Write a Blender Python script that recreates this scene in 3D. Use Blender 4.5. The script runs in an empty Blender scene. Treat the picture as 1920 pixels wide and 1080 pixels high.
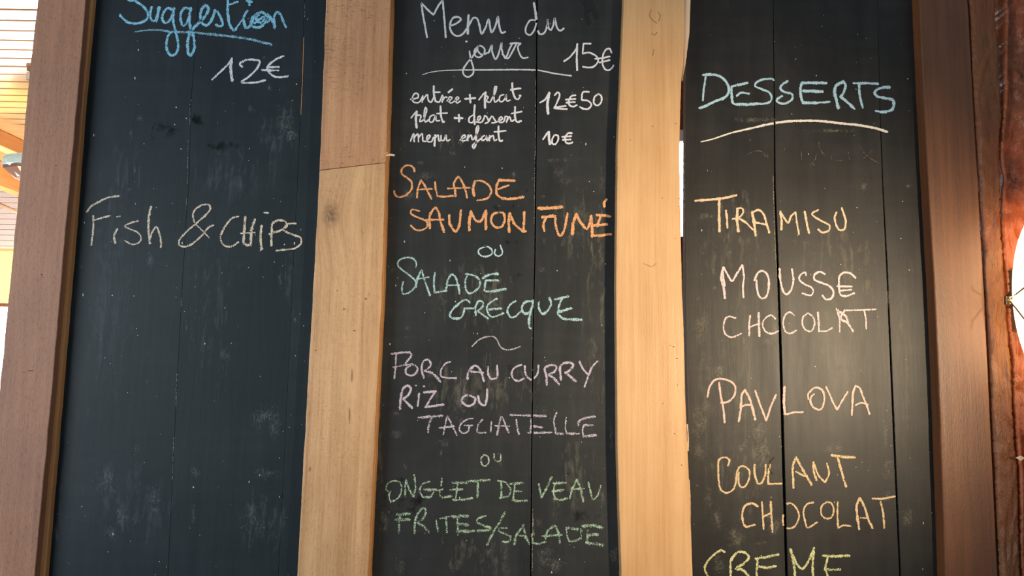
import bpy, bmesh, math, random
from mathutils import Vector, Matrix, noise
random.seed(7)
SC = bpy.context.scene
COL = SC.collection
F = 1400.0            # focal length in pixels of the 1920 wide frame
EYE = Vector((0, 0, 1.6))
D = 1.43              # distance of the painted boards
DP = 1.403            # front of the uprights
# ---------------------------------------------------------------- camera
_n = Vector((230, 12810, F)).normalized()
a_, b_, c_ = _n
fw = Vector((0, math.sqrt(1 - c_*c_), c_))
s_ = -a_*c_/fw.y
rt = Vector((math.sqrt(1 - a_*a_ - s_*s_), s_, a_))
up = rt.cross(fw)
cam_d = bpy.data.cameras.new('camera'); cam = bpy.data.objects.new('camera', cam_d); COL.objects.link(cam)
cam_d.sensor_width = 36; cam_d.lens = F/1920*36; cam_d.clip_start = .02
m = Matrix((rt, up, -fw)).transposed().to_4x4(); m.translation = EYE
cam.matrix_world = m
SC.camera = cam
# ---------------------------------------------------------------- world, lights, exposure
SC.view_settings.view_transform = 'Standard'
SC.view_settings.look = 'None'
SC.view_settings.gamma = 1
SC.view_settings.use_curve_mapping = False
SC.view_settings.exposure = 0
SC.cycles.max_bounces = 5; SC.cycles.transparent_max_bounces = 24
w = bpy.data.worlds.new('world'); SC.world = w; w.use_nodes = True
bg = w.node_tree.nodes['Background']; bg.inputs[0].default_value = (.80, .90, 1.0, 1); bg.inputs[1].default_value = .33
def look(o, tgt):
    o.rotation_euler = (Vector(tgt) - o.location).to_track_quat('-Z', 'Y').to_euler()
def light(name, kind, loc, tgt, energy, col, **kw):
    d = bpy.data.lights.new(name, kind); d.energy = energy; d.color = col
    for k, v in kw.items(): setattr(d, k, v)
    o = bpy.data.objects.new(name, d); COL.objects.link(o); o.location = loc; look(o, tgt); return o
# daylight from the window side (left, behind the photographer)
light('daylight', 'AREA', (-2.5, -.35, 1.75), (-.4, 1.43, 1.6), 58, (.90, .96, 1.0), shape='RECTANGLE', size=1.4, size_y=1.5)
# warm restaurant spot on the right
light('warm_spot', 'SPOT', (1.20, .0, 1.67), (.34, 1.43, 1.67), 150, (1.0, .77, .50), spot_size=math.radians(52), spot_blend=1.0, shadow_soft_size=.03)
# added fill lights beyond the partition, no lamps there; the first brightens the ceiling
light('ceiling_fill', 'AREA', (-2.5, 3.3, 2.35), (-2.5, 3.35, 3.1), 5, (1.0, .90, .80), shape='DISK', size=.5)
light('room_beyond_fill', 'AREA', (-3.2, 4.6, 1.4), (-4.2, 5.6, 2.6), 62, (1.0, .93, .88), shape='DISK', size=.6)  # added fill to brighten the back boards, stands for no lamp

def P(x, y, Y=D):
    d = rt*((x - 960)/F) + up*((540 - y)/F) + fw
    return EYE + d*(Y/d.y)
# ---------------------------------------------------------------- materials
def lin(c): return tuple(((v/255)/12.92 if v/255 <= .04045 else ((v/255+.055)/1.055)**2.4) for v in c)
def new_mat(name):
    mt = bpy.data.materials.new(name); mt.use_nodes = True
    nt = mt.node_tree; return mt, nt, nt.nodes['Principled BSDF']
def N(nt, t, ins=None, **kw):
    n = nt.nodes.new(t)
    for k, v in kw.items(): setattr(n, k, v)
    for k, v in (ins or {}).items():
        if hasattr(v, 'is_output'): nt.links.new(v, n.inputs[k])
        else: n.inputs[k].default_value = v
    return n
def mathn(nt, op, a, b=0.0, c=0.0, clamp=False):
    n = N(nt, 'ShaderNodeMath', {0: a, 1: b, 2: c}, operation=op); n.use_clamp = clamp; return n.outputs[0]
def ramp(nt, fac, lo, hi, a=0.0, b=1.0):
    n = N(nt, 'ShaderNodeMapRange', {0: fac, 1: lo, 2: hi, 3: a, 4: b}); n.clamp = True; return n.outputs[0]
def mix(nt, f, a, b):
    n = nt.nodes.new('ShaderNodeMix'); n.data_type = 'RGBA'
    for k, v in ((0, f), (6, a), (7, b)):
        if hasattr(v, 'is_output'): nt.links.new(v, n.inputs[k])
        else: n.inputs[k].default_value = (*v, 1) if isinstance(v, tuple) and len(v) == 3 else v
    return n.outputs[2]
def scaled(nt, vec, s, off=(0, 0, 0)):
    return N(nt, 'ShaderNodeMapping', {0: vec, 1: off, 3: s}).outputs[0]
def tex(nt, vec, s, scale=1, detail=4, rough=.6, off=(0, 0, 0), dist=0):
    return N(nt, 'ShaderNodeTexNoise', {'Vector': scaled(nt, vec, s, off), 'Scale': scale, 'Detail': detail, 'Roughness': rough, 'Distortion': dist}).outputs[0]
def plain(name, col, rough=.6, metal=0, emit=0, srgb=True):
    mt, nt, b = new_mat(name); c = lin(col) if srgb else col
    co = N(nt, 'ShaderNodeTexCoord').outputs['Object']
    n = tex(nt, co, (1, 1, 1), 60, 4)
    cc = mix(nt, n, tuple(v*.88 for v in c), tuple(min(1, v*1.1) for v in c))
    nt.links.new(cc, b.inputs['Base Color']); b.inputs['Roughness'].default_value = rough; b.inputs['Metallic'].default_value = metal
    if emit:
        b.inputs['Emission Color'].default_value = (*c, 1); b.inputs['Emission Strength'].default_value = emit
    return mt
def wood(name, light_c, dark_c, rough=.5, seed=0, axis='Z', grain=1.0, pits=.4, saw=0.0, knots=(), bump=.25, streak=.5, rust=None, coat=0):
    mt, nt, b = new_mat(name)
    co = N(nt, 'ShaderNodeTexCoord').outputs['Object']
    if axis == 'X': co = N(nt, 'ShaderNodeVectorRotate', {'Vector': co, 'Angle': math.pi/2}, rotation_type='Y_AXIS').outputs[0]
    elif axis == 'Y': co = N(nt, 'ShaderNodeVectorRotate', {'Vector': co, 'Angle': math.pi/2}, rotation_type='X_AXIS').outputs[0]
    kmask = None
    vec = co
    for (kx, kz, kr) in knots:
        sub = N(nt, 'ShaderNodeVectorMath', {0: co, 1: (kx, 0, kz)}, operation='SUBTRACT').outputs[0]
        sc_ = scaled(nt, sub, (1, 0, .62))
        ln = N(nt, 'ShaderNodeVectorMath', {0: sc_}, operation='LENGTH').outputs['Value']
        k = ramp(nt, ln, kr*1.1, kr*.15)
        far = ramp(nt, ln, kr*4, 0)
        bend = mathn(nt, 'MULTIPLY', far, kr*1.2)
        vec = N(nt, 'ShaderNodeVectorMath', {0: vec, 1: N(nt, 'ShaderNodeCombineXYZ', {0: bend}).outputs[0]}, operation='ADD').outputs[0]
        kmask = k if kmask is None else mathn(nt, 'MAXIMUM', kmask, k)
    o = (seed*3.1, seed*1.7, seed*.9)
    g1 = tex(nt, vec, (46*grain, 46*grain, 2.2), 1, 5, .65, o, .6)
    g2 = tex(nt, vec, (230*grain, 230*grain, 6), 1, 3, .6, o)
    blot = tex(nt, co, (6, 6, 3.2), 1, 4, .6, o)
    pit = tex(nt, co, (420, 420, 130), 1, 3, .7, o)
    fac = mathn(nt, 'ADD', mathn(nt, 'MULTIPLY', ramp(nt, g1, .3, .72), streak), mathn(nt, 'MULTIPLY', ramp(nt, g2, .3, .7), .25))
    fac = mathn(nt, 'ADD', fac, mathn(nt, 'MULTIPLY', ramp(nt, blot, .3, .7), .38))
    fac = mathn(nt, 'ADD', fac, mathn(nt, 'MULTIPLY', ramp(nt, pit, .52, .72), pits), clamp=False)
    if saw:
        sw = tex(nt, co, (90, 90, 420), 1, 3, .65, o)
        ar = ramp(nt, tex(nt, co, (9, 9, 5), 1, 2, .5, (seed, 5, 2)), .42, .62)
        fac = mathn(nt, 'ADD', fac, mathn(nt, 'MULTIPLY', mathn(nt, 'MULTIPLY', ramp(nt, sw, .55, .7), ar), saw))
    fac = mathn(nt, 'SUBTRACT', fac, .18, clamp=True)
    c = mix(nt, fac, lin(light_c), lin(dark_c))
    if rust:
        rs = ramp(nt, tex(nt, co, (14, 14, 6), 1, 4, .6, (seed, 1, 9)), .45, .7, 0, .8)
        c = mix(nt, rs, c, lin(rust))
    if kmask is not None:
        rg = tex(nt, vec, (160, 1, 120), 1, 3, .6)
        kk = mathn(nt, 'MULTIPLY', kmask, ramp(nt, rg, .35, .6, .35, .95))
        c = mix(nt, kk, c, lin(tuple(v*.62 for v in dark_c)))
    nt.links.new(c, b.inputs['Base Color'])
    b.inputs['Roughness'].default_value = rough
    h = mathn(nt, 'ADD', mathn(nt, 'ADD', g1, g2), mathn(nt, 'MULTIPLY', pit, 1.2))
    bp = N(nt, 'ShaderNodeBump', {'Height': h, 'Strength': bump, 'Distance': .003})
    nt.links.new(bp.outputs[0], b.inputs['Normal'])
    if coat: b.inputs['Coat Weight'].default_value = coat; b.inputs['Coat Roughness'].default_value = .16; b.inputs['Coat IOR'].default_value = 1.6
    return mt
def slate(name, base, dust, seed, rough=.5, dustiness=.4, spec=.3):
    mt, nt, b = new_mat(name)
    co = N(nt, 'ShaderNodeTexCoord').outputs['Object']
    o = (seed*2.3, seed, seed*4.1)
    v = tex(nt, co, (26, 1, 3), 1, 5, .6, o)          # wiped vertical streaks
    hz = tex(nt, co, (5, 1, 46), 1, 4, .6, o)          # wiped horizontal streaks
    cl = tex(nt, co, (5, 1, 4), 1, 4, .6, o, .6)
    f = mathn(nt, 'ADD', mathn(nt, 'MULTIPLY', ramp(nt, v, .35, .7), .45), mathn(nt, 'MULTIPLY', ramp(nt, hz, .4, .75), .25))
    f = mathn(nt, 'MULTIPLY', mathn(nt, 'ADD', f, .12), ramp(nt, cl, .35, .68, .3, 1.3))
    gr = tex(nt, co, (700, 1, 420), 1, 2, .6, o)
    f = mathn(nt, 'MULTIPLY', f, ramp(nt, gr, .3, .7, .7, 1.3))
    sp = tex(nt, co, (260, 1, 150), 1, 2, .5, o)
    sp = mathn(nt, 'MULTIPLY', ramp(nt, sp, .71, .76), ramp(nt, cl, .45, .62, 0, .5))
    f = mathn(nt, 'ADD', mathn(nt, 'MULTIPLY', f, dustiness), mathn(nt, 'MULTIPLY', sp, .6), clamp=True)
    nt.links.new(mix(nt, f, base, dust), b.inputs['Base Color'])
    b.inputs['Specular IOR Level'].default_value = spec
    rn = ramp(nt, v, .3, .7, rough - .04, rough + .05)
    nt.links.new(rn, b.inputs['Roughness'])
    h = mathn(nt, 'ADD', tex(nt, co, (60, 1, 4), 1, 4), mathn(nt, 'MULTIPLY', gr, .35))
    bp = N(nt, 'ShaderNodeBump', {'Height': h, 'Strength': .22, 'Distance': .0015})
    nt.links.new(bp.outputs[0], b.inputs['Normal'])
    return mt
_chalk = {}
def chalk(col, cover=.6):
    """chalk that only catches the high points of the grain; uv.x runs across the stroke"""
    key = (col, cover)
    if key in _chalk: return _chalk[key]
    mt, nt, b = new_mat('chalk'); 
    tc = N(nt, 'ShaderNodeTexCoord'); uv = tc.outputs['UV']; co = tc.outputs['Object']
    x = N(nt, 'ShaderNodeSeparateXYZ', {0: uv}).outputs[0]
    e = mathn(nt, 'ABSOLUTE', mathn(nt, 'SUBTRACT', mathn(nt, 'MULTIPLY', x, 2), 1))
    edge = mathn(nt, 'POWER', e, 3)
    n = tex(nt, co, (520, 1, 640), 1, 3, .65, (3, 0, 1))
    n2 = tex(nt, co, (90, 1, 150), 1, 3, .6)
    n3 = ramp(nt, n2, .3, .7, -.10, .10)
    thr = mathn(nt, 'ADD', mathn(nt, 'MULTIPLY', edge, .30), .5 - (cover - .5)*.50)
    al = ramp(nt, mathn(nt, 'SUBTRACT', mathn(nt, 'ADD', n, n3), thr), -.045, .05)
    al = mathn(nt, 'MULTIPLY', al, .97)
    c = lin(col)
    nt.links.new(mix(nt, ramp(nt, n, .4, .75), tuple(v*.80 for v in c), tuple(min(1, v*1.1) for v in c)), b.inputs['Base Color'])
    b.inputs['Roughness'].default_value = .95; b.inputs['Specular IOR Level'].default_value = .1
    nt.links.new(al, b.inputs['Alpha'])
    _chalk[key] = mt; return mt
def dustm(name, col, dens, sx=300, sz=420, soft=.12):
    """erased chalk: soft falloff towards the rim of its patch, broken by the grain"""
    mt, nt, b = new_mat(name)
    tc = N(nt, 'ShaderNodeTexCoord'); uv = tc.outputs['UV']; co = tc.outputs['Object']
    ln = N(nt, 'ShaderNodeVectorMath', {0: N(nt, 'ShaderNodeVectorMath', {0: uv, 1: (.5, .5, 0)}, operation='SUBTRACT').outputs[0]}, operation='LENGTH').outputs['Value']
    fall = ramp(nt, ln, .5, .1)
    n = tex(nt, co, (sx, 1, sz), 1, 2, .6, (8, 0, 3), 1.6); big = tex(nt, co, (70, 1, 44), 1, 4, .7, (0, 0, 0), .8)
    a = mathn(nt, 'ADD', mathn(nt, 'MULTIPLY', fall, .30), mathn(nt, 'MULTIPLY', big, .85))
    a = ramp(nt, mathn(nt, 'SUBTRACT', mathn(nt, 'ADD', n, a), 1.16), 0, soft)
    a = mathn(nt, 'MULTIPLY', mathn(nt, 'MULTIPLY', a, ramp(nt, fall, 0, .6)), dens)
    nt.links.new(a, b.inputs['Alpha'])
    b.inputs['Base Color'].default_value = (*lin(col), 1); b.inputs['Roughness'].default_value = .95; b.inputs['Specular IOR Level'].default_value = .1
    return mt
# ---------------------------------------------------------------- object helpers
def empty(name, loc, label=None, cat=None, group=None, kind=None):
    o = bpy.data.objects.new(name, None); COL.objects.link(o); o.location = loc; o.empty_display_size = .05
    tag(o, label, cat, group, kind); return o
def tag(o, label=None, cat=None, group=None, kind=None):
    for k, v in (('label', label), ('category', cat), ('group', group), ('kind', kind)):
        if v: o[k] = v
    return o
def mesh_obj(name, verts, faces, mat, parent=None, origin=None, uvs=None, smooth=False):
    """verts in world space; stored relative to the parent (or to origin)"""
    org = Vector(parent_loc(parent)) if parent else Vector(origin or (0, 0, 0))
    me = bpy.data.meshes.new(name); me.from_pydata([tuple(Vector(v) - org) for v in verts], [], faces)
    if uvs:
        l = me.uv_layers.new(name='UVMap')
        for lp in me.loops: l.data[lp.index].uv = uvs[lp.vertex_index]
    me.materials.append(mat)
    if smooth:
        me.polygons.foreach_set('use_smooth', [True]*len(me.polygons))
    me.update()
    o = bpy.data.objects.new(name, me); COL.objects.link(o)
    if parent: o.parent = parent
    else: o.location = org
    return o
def parent_loc(p):
    v = Vector((0, 0, 0))
    while p: v += p.location; p = p.parent
    return v
def box_data(x0, x1, y0, y1, z0, z1, bv=.002):
    bm = bmesh.new(); bmesh.ops.create_cube(bm, size=1)
    for v in bm.verts: v.co = Vector((x0 + (x1-x0)*(v.co.x+.5), y0 + (y1-y0)*(v.co.y+.5), z0 + (z1-z0)*(v.co.z+.5)))
    if bv: bmesh.ops.bevel(bm, geom=bm.edges[:], offset=bv, segments=1, affect='EDGES', profile=.5)
    bm.verts.index_update()
    r = ([v.co.copy() for v in bm.verts], [[v.index for v in f.verts] for f in bm.faces]); bm.free(); return r
def box(name, b, mat, parent=None, bv=.002, **kw):
    v, f = box_data(*b, bv=bv)
    o = mesh_obj(name, v, f, mat, parent, origin=((b[0]+b[1])/2, (b[2]+b[3])/2, b[4])); return tag(o, **kw)
def edge_fn(pts, Y, zoff=0):
    q = sorted([(p.z, p.x) for p in (P(x, y, Y) for x, y in pts)])
    def f(z):
        if z <= q[0][0]: return q[0][1]
        for (z0, x0), (z1, x1) in zip(q, q[1:]):
            if z <= z1: return x0 + (x1-x0)*(z-z0)/(z1-z0)
        return q[-1][1]
    return f
def slab(name, L, R, Yf, th, zb, zt, mat, parent=None, bevel=.002, cols=3, jit=.0004, wob=0, rough=0, fine=.006, origin=None, round_=0, seed=0):
    """an upright plank between two traced edges, with its own thickness and eased edges.
    zb / zt: bottom and top heights (left, right)"""
    fl = edge_fn(L, Yf); fr = edge_fn(R, Yf)
    zs = []; z = zb[0]
    zmax = zt[0]
    while z < zmax:
        zs.append(z); z += fine if 1.12 < z < 2.4 else .05
    zs.append(zmax)
    if len(zs) > 2 and zs[-1]-zs[-2] < .001: zs.pop(-2)
    T = [(q - zs[0])/(zs[-1] - zs[0]) for q in zs]
    V = []; Fc = []
    for t in T:
        zl = zb[0] + (zt[0]-zb[0])*t; zr = zb[1] + (zt[1]-zb[1])*t
        n = lambda s, k: noise.noise(Vector((s*37 + seed*11, k, zl*160)))*jit + noise.noise(Vector((s*7 + seed, k, zl*22)))*wob
        xl = fl(zl) + n(1, 0); xr = fr(zr) + n(2, 0)
        row = [(xl, Yf+th, zl), (xl, Yf+bevel, zl), (xl+bevel*.3, Yf+bevel*.3, zl)]
        wd = xr - xl
        for c in range(cols+1):
            s = c/cols; x = xl + bevel + (wd-2*bevel)*s
            y = Yf + round_*(2*s-1)**2
            if rough:
                y += rough*(-1.1*max(0, .22-abs(noise.noise(Vector((x*34+3*noise.noise(Vector((x*9, zl*5, seed))), seed*1.7, zl*4.5)))))/.22*.6 + noise.fractal(Vector((x*28, seed*3.3, zl*7)), 1, 2, 5) + .5*noise.noise(Vector((x*120, seed, zl*40))))
            row.append((x, y, zl + (zr-zl)*s))
        row += [(xr-bevel*.3, Yf+bevel*.3 + round_, zr), (xr, Yf+bevel + round_, zr), (xr, Yf+th, zr)]
        V += row
    k = cols + 7
    for i in range(len(T)-1):
        for j in range(k):
            a = i*k + j; b_ = i*k + (j+1) % k
            Fc.append((a, b_, b_+k, a+k))
    Fc.append(tuple(reversed(range(k)))); Fc.append(tuple(range((len(T)-1)*k, len(T)*k)))
    o = mesh_obj(name, V, Fc, mat, parent, origin=origin or (fl(1.5), Yf, zb[0]))
    for p in o.data.polygons: p.use_smooth = bool(rough)
    return o
def tube(name, pts, r, mat, parent=None, seg=8, r1=None):
    V = []; Fc = []; pts = [Vector(p) for p in pts]
    for i, p in enumerate(pts):
        d = (pts[min(i+1, len(pts)-1)] - pts[max(i-1, 0)]).normalized()
        u = d.orthogonal().normalized(); v = d.cross(u)
        rr = r if r1 is None else r + (r1-r)*i/(len(pts)-1)
        for k in range(seg):
            a = k/seg*2*math.pi; V.append(p + (u*math.cos(a) + v*math.sin(a))*rr)
    for i in range(len(pts)-1):
        for k in range(seg):
            a = i*seg+k; b_ = i*seg+(k+1) % seg; Fc.append((a, b_, b_+seg, a+seg))
    Fc.append(tuple(reversed(range(seg)))); Fc.append(tuple(range((len(pts)-1)*seg, len(pts)*seg)))
    return mesh_obj(name, V, Fc, mat, parent, origin=pts[0], smooth=True)
# ---------------------------------------------------------------- ribbons (strokes lying on a face)
def crom(p, step=2.0):
    if len(p) == 2: 
        n = max(2, int((Vector(p[1])-Vector(p[0])).length/step)); return [tuple(Vector(p[0]).lerp(Vector(p[1]), i/n)) for i in range(n+1)]
    out = []
    q = [p[0]] + list(p) + [p[-1]]
    for i in range(1, len(q)-2):
        a, b_, c, d = (Vector(q[j]) for j in (i-1, i, i+1, i+2))
        L_ = (c-b_).length
        if L_ < .01: continue
        if (a-b_).length < .01: a = b_ - (c-b_)*.3
        if (d-c).length < .01: d = c + (c-b_)*.3
        n = max(2, int(L_/step))
        # limit tangents so that uneven spacing does not overshoot
        t1 = (c-a); t2 = (d-b_)
        t1 = t1*min(.5, .9*L_/max(t1.length, .01)); t2 = t2*min(.5, .9*L_/max(t2.length, .01))
        for k in range(n):
            t = k/n
            h = b_*(2*t**3-3*t*t+1) + t1*(t**3-2*t*t+t) + c*(-2*t**3+3*t*t) + t2*(t**3-t*t)
            out.append((h.x, h.y))
    out.append(tuple(p[-1])); return out
_lay = [0]
def ribbons(name, strokes, mat, parent, Y, jit=.16, seam=None, taper=0):
    V = []; Fc = []; U = []
    for w_, pts in strokes:
        _lay[0] = (_lay[0] + 1) % 8
        Ys = Y - _lay[0]*.00003
        c = crom(pts)
        if len(c) < 2: continue
        # round ends: prolong by half the width
        a = Vector(c[0]); b_ = Vector(c[1]); c.insert(0, tuple(a - (b_-a).normalized()*w_*.35))
        a = Vector(c[-1]); b_ = Vector(c[-2]); c.append(tuple(a - (b_-a).normalized()*w_*.35))
        ln = 0; prev = None; ph = random.random()*100; broken = True
        for i, p in enumerate(c):
            p = Vector(p)
            d = Vector(c[min(i+1, len(c)-1)]) - Vector(c[max(i-1, 0)])
            if d.length < 1e-4: continue
            d.normalize(); nrm = Vector((-d.y, d.x))
            if prev: ln += (p-prev).length
            prev = p
            if seam and abs(p.x - seam[0](p.y)) < seam[1]: broken = True; continue
            hw = w_*.5*(1.0 + jit*2*noise.noise(Vector((ph, ln*.12, 0))) + jit*noise.noise(Vector((ph, ln*.5, 3))))
            off = nrm*(noise.noise(Vector((ph+9, ln*.15, 1)))*jit*2.2)
            t = min(i, len(c)-1-i)
            if t == 0: hw *= .55
            if taper: hw *= .45 + .55*min(1, i/len(c)*2.5)
            A = p + off + nrm*hw; B = p + off - nrm*hw
            V.append(P(A.x, A.y, Ys)); V.append(P(B.x, B.y, Ys)); U += [(0, ln*.01), (1, ln*.01)]
            k = len(V)
            if not broken: Fc.append((k-4, k-3, k-1, k-2))
            broken = False
    return mesh_obj(name, V, Fc, mat, parent, uvs=U)
# ---------------------------------------------------------------- materials in use
M_pink_old = wood('rough_sawn_brown', (160, 114, 88), (98, 62, 44), .62, 1, pits=.45, saw=.15, bump=.18, streak=.14, grain=.6)
M_upper = wood('saw_marked_brown', (202, 154, 112), (134, 88, 58), .5, 2, pits=.25, saw=.9, streak=.45, bump=.25)
kn = P(620, 402, DP); 
M_lower = wood('sawn_oak', (214, 174, 128), (154, 110, 68), .48, 3, pits=.3, saw=.3, streak=.55, knots=[(kn.x - P(650, 540, DP).x, kn.z, .018)], bump=.22)
M_honey = wood('honey_pine', (214, 174, 124), (176, 126, 74), .36, 4, pits=.08, streak=.42, bump=.10, coat=.35)
M_dark = wood('dark_walnut', (114, 70, 40), (58, 34, 19), .42, 5, pits=.15, streak=.4, bump=.15)
M_hewn = wood('hewn_oak', (128, 76, 30), (66, 34, 12), .36, 6, pits=.5, streak=.6, bump=.5, rust=(118, 58, 28))
lk = P(1908, 335, 1.398); lo = P(1960, 540, 1.40)
M_log = wood('red_brown_log', (176, 96, 50), (72, 36, 18), .26, 7, pits=.35, streak=.6, bump=.45, rust=(150, 66, 30), knots=[(lk.x - lo.x, lk.z, .03)])
M_edge = wood('fresh_edge', (206, 150, 92), (160, 104, 58), .55, 8, pits=.2)
M_lath = wood('tan_lath', (214, 160, 104), (176, 118, 70), .5, 18, pits=.2)
M_pale = wood('pale_bare_wood', (226, 200, 172), (196, 164, 132), .6, 9, pits=.2)
M_pine_x = [wood('ceiling_pine', (228, 178, 126), (200, 140, 88), .14, 10+i, axis='X', pits=.1, bump=.05, coat=1) for i in range(3)]
M_pine_y = wood('joist_pine', (240, 180, 110), (214, 140, 74), .4, 14, axis='Y', pits=.1, bump=.08)
M_white_clad = plain('painted_boards', (232, 222, 216), .5)
M_plaster = plain('plaster', (222, 214, 204), .8)
M_floor = plain('floor_tile', (120, 92, 70), .5)
M_maho = wood('mahogany', (112, 42, 22), (58, 16, 8), .35, 20, pits=.1)
M_brown = wood('brown_panel', (156, 104, 62), (110, 66, 36), .5, 21, pits=.1)
M_metal = plain('aged_brass', (150, 132, 110), .35, .85)
M_steel = plain('dark_metal', (88, 74, 60), .4, .8)
M_day = plain('daylit_pane', (250, 252, 255), .3, emit=9)
M_blind = plain('yellow_blind_sunglow', (250, 206, 110), .7, emit=2.0)  # emission stands in for sunlight coming through the cloth
M_grey = plain('grey_blind', (200, 196, 196), .7)
M_paper = plain('paper', (214, 216, 226), .8)
M_ink = plain('ink', (110, 110, 124), .8)
M_backing = plain('backing', (22, 20, 18), .95)
M_void = plain('pin_hole', (52, 30, 18), .9)
# ---------------------------------------------------------------- structure: room beyond the partition
H = 3.1
box('floor', (-5.2, 3.2, -2.2, 6.4, -.1, 0), M_floor, bv=0, kind='structure')
wb = empty('wall_back', (0, 6.2, 0), kind='structure')
box('plaster', (-5.2, 3.2, 6.2, 6.35, 0, H), M_plaster, wb, bv=0)
z = 2.51
i = 0
while z < H:
    box('cladding_board', (-5.1, -2.6, 6.18, 6.2, z, min(z+.043, H)), M_white_clad, wb, bv=.003); z += .046
ce = empty('ceiling', (0, 1.5, H), kind='structure')
v0, f0 = box_data(-4.15, 4.15, -.0485, .0485, 0, .02, bv=.005)
pm = []
for k in range(3):
    me = bpy.data.meshes.new('ceiling_plank'); me.from_pydata([tuple(v) for v in v0], [], f0); me.materials.append(M_pine_x[k]); pm.append(me)
yy = 1.55; k = 0
while yy < 6.2:
    o = bpy.data.objects.new('ceiling_plank', pm[(k*7+k//3) % 3]); COL.objects.link(o); o.parent = ce; o.location = (-1.05, yy - 1.5, random.uniform(0, .0015)); yy += .1045; k += 1
box('backing_board', (-5.2, 3.1, 1.5, 6.2, H+.021, H+.05), M_brown, ce, bv=0)
def joist(x, dep, wd, label):
    return box('ceiling_joist', (x-wd, x, 1.7, 6.18, H-dep, H-.0005), M_pine_y, bv=.004, label=label, cat='beam')
joist(-3.36, .105, .09, 'slim honey pine joist under the slatted ceiling, nearer the left post')
joist(-3.88, .19, .10, 'deeper orange pine joist under the ceiling, below and behind the glass lamp')
# thin brace crossing the white boards under the second joist
pA, pB = P(-40, 366, 5.9), P(60, 410, 5.9)
tube('wall_rail', [pA, pB], .016, M_pale, seg=6)
tag(bpy.data.objects['wall_rail'], 'thin slanting pale rail across the white boards far left', 'rail')
# window in the back wall and its yellow blind
w1 = empty('window_1', (-4.1, 6.18, 1.0), kind='structure')
for nm, b in (('window_frame', (-4.7, -3.3, 6.14, 6.179, 2.04, 2.07)), ('window_frame', (-4.7, -3.3, 6.14, 6.179, .97, 1.0)), ('window_frame', (-4.74, -4.7, 6.14, 6.179, .97, 2.07)), ('window_frame', (-3.34, -3.3, 6.14, 6.179, 1.0, 2.04))):
    box(nm, b, M_brown, w1)
box('window_pane', (-4.7, -3.34, 6.16, 6.17, 1.0, 2.04), M_day, w1, bv=0)
box('roller_blind', (-4.72, -3.3, 6.135, 6.155, 2.075, 2.5), M_blind, bv=.004, label='yellow blind above the far window, seen past the left post', cat='blind')
# mahogany framed window seen through the slit beside the third upright
w2 = empty('window_2', (.7, 3.0, 0), kind='structure')
def zz(y, Y=3.0): return P(1280, y, Y).z
zs_ = [zz(v) for v in (243, 265, 443, 525, 560, 612)]
box('lintel', (.2, 1.3, 3.0, 3.06, zs_[0], H), M_maho, w2)
box('window_frame', (.2, 1.3, 3.0, 3.06, zs_[3], zs_[2]), M_maho, w2)
box('window_frame', (.2, .25, 3.0, 3.06, zs_[2], zs_[0]), M_maho, w2)
box('window_frame', (1.25, 1.3, 3.0, 3.06, zs_[2], zs_[0]), M_maho, w2)
box('window_pane', (.25, 1.25, 3.03, 3.035, zs_[2], zs_[0]), M_day, w2, bv=0)
box('panel', (.2, 1.3, 3.0, 3.06, 0, zs_[3]), M_brown, w2)
box('roller_blind', (.26, 1.24, 3.0, 3.025, zs_[1], zs_[0]), M_grey, label='grey rolled blind at the top of the window seen through the slit', cat='blind')
pn = empty('paper_notice', (.68, 2.995, zs_[5]), 'printed paper notice on the brown panel behind the slit', 'paper')
box('sheet', (.58, .78, 2.993, 2.9995, zs_[5], zs_[4]), M_paper, pn, bv=0)
nl = 9
for q in range(nl):
    zq = zs_[5] + (zs_[4]-zs_[5])*(q+.6)/nl
    box('printed_line', (.6, .76 - (q*37 % 5)*.006, 2.9925, 2.9932, zq, zq+.0035), M_ink, pn, bv=0)

# ---------------------------------------------------------------- uprights
def up_thing(x, label, y=DP, cat='post'): 
    p = P(x, 540, y); return empty('wooden_upright', (p.x, y, 0), label, cat)
TB = dict(zb=(0, 0), zt=(H, H))
# 1: left
u1 = up_thing(90, 'wide rough pinkish-brown wooden upright left of the suggestion board')
slab('plank', [(71, 0), (57, 118), (50, 190), (29, 420), (3, 690), (-37, 1080)], [(161, 0), (144, 200), (124, 420), (97, 740), (65, 1080)], DP, D-DP, mat=M_pink_old, parent=u1, cols=8, wob=.0012, bevel=.0015, seed=1, **TB)
slab('edge_strip', [(161, 0), (144, 200), (124, 420), (97, 740), (65, 1080)], [(163, 0), (146, 200), (126, 420), (99, 740), (67, 1080)], DP+.004, D-DP-.004, mat=M_edge, parent=u1, cols=1, wob=.0012, bevel=.0005, seed=1, **TB)['label'] = 'orange-brown sawn edge'
ribbons('pale_rim', [(1.6, [(180, -60), (176.5, 0), (159, 200), (139, 420), (131, 520)]), (1.4, [(131, 520), (112, 700)])], M_pale, u1, D-.0008)['label'] = 'thin pale rim where the upright meets the board'
slab('lath', [(160, 0), (144, 187), (124, 412), (65, 1080)], [(174, 0), (156.5, 187), (139.5, 412), (84, 1080)], 1.418, D-1.418, (0, 0), (H, H), M_lath, u1, cols=1, wob=.0008, bevel=.0008, seed=41)['label'] = 'tan sawn lath beside the board'
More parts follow.
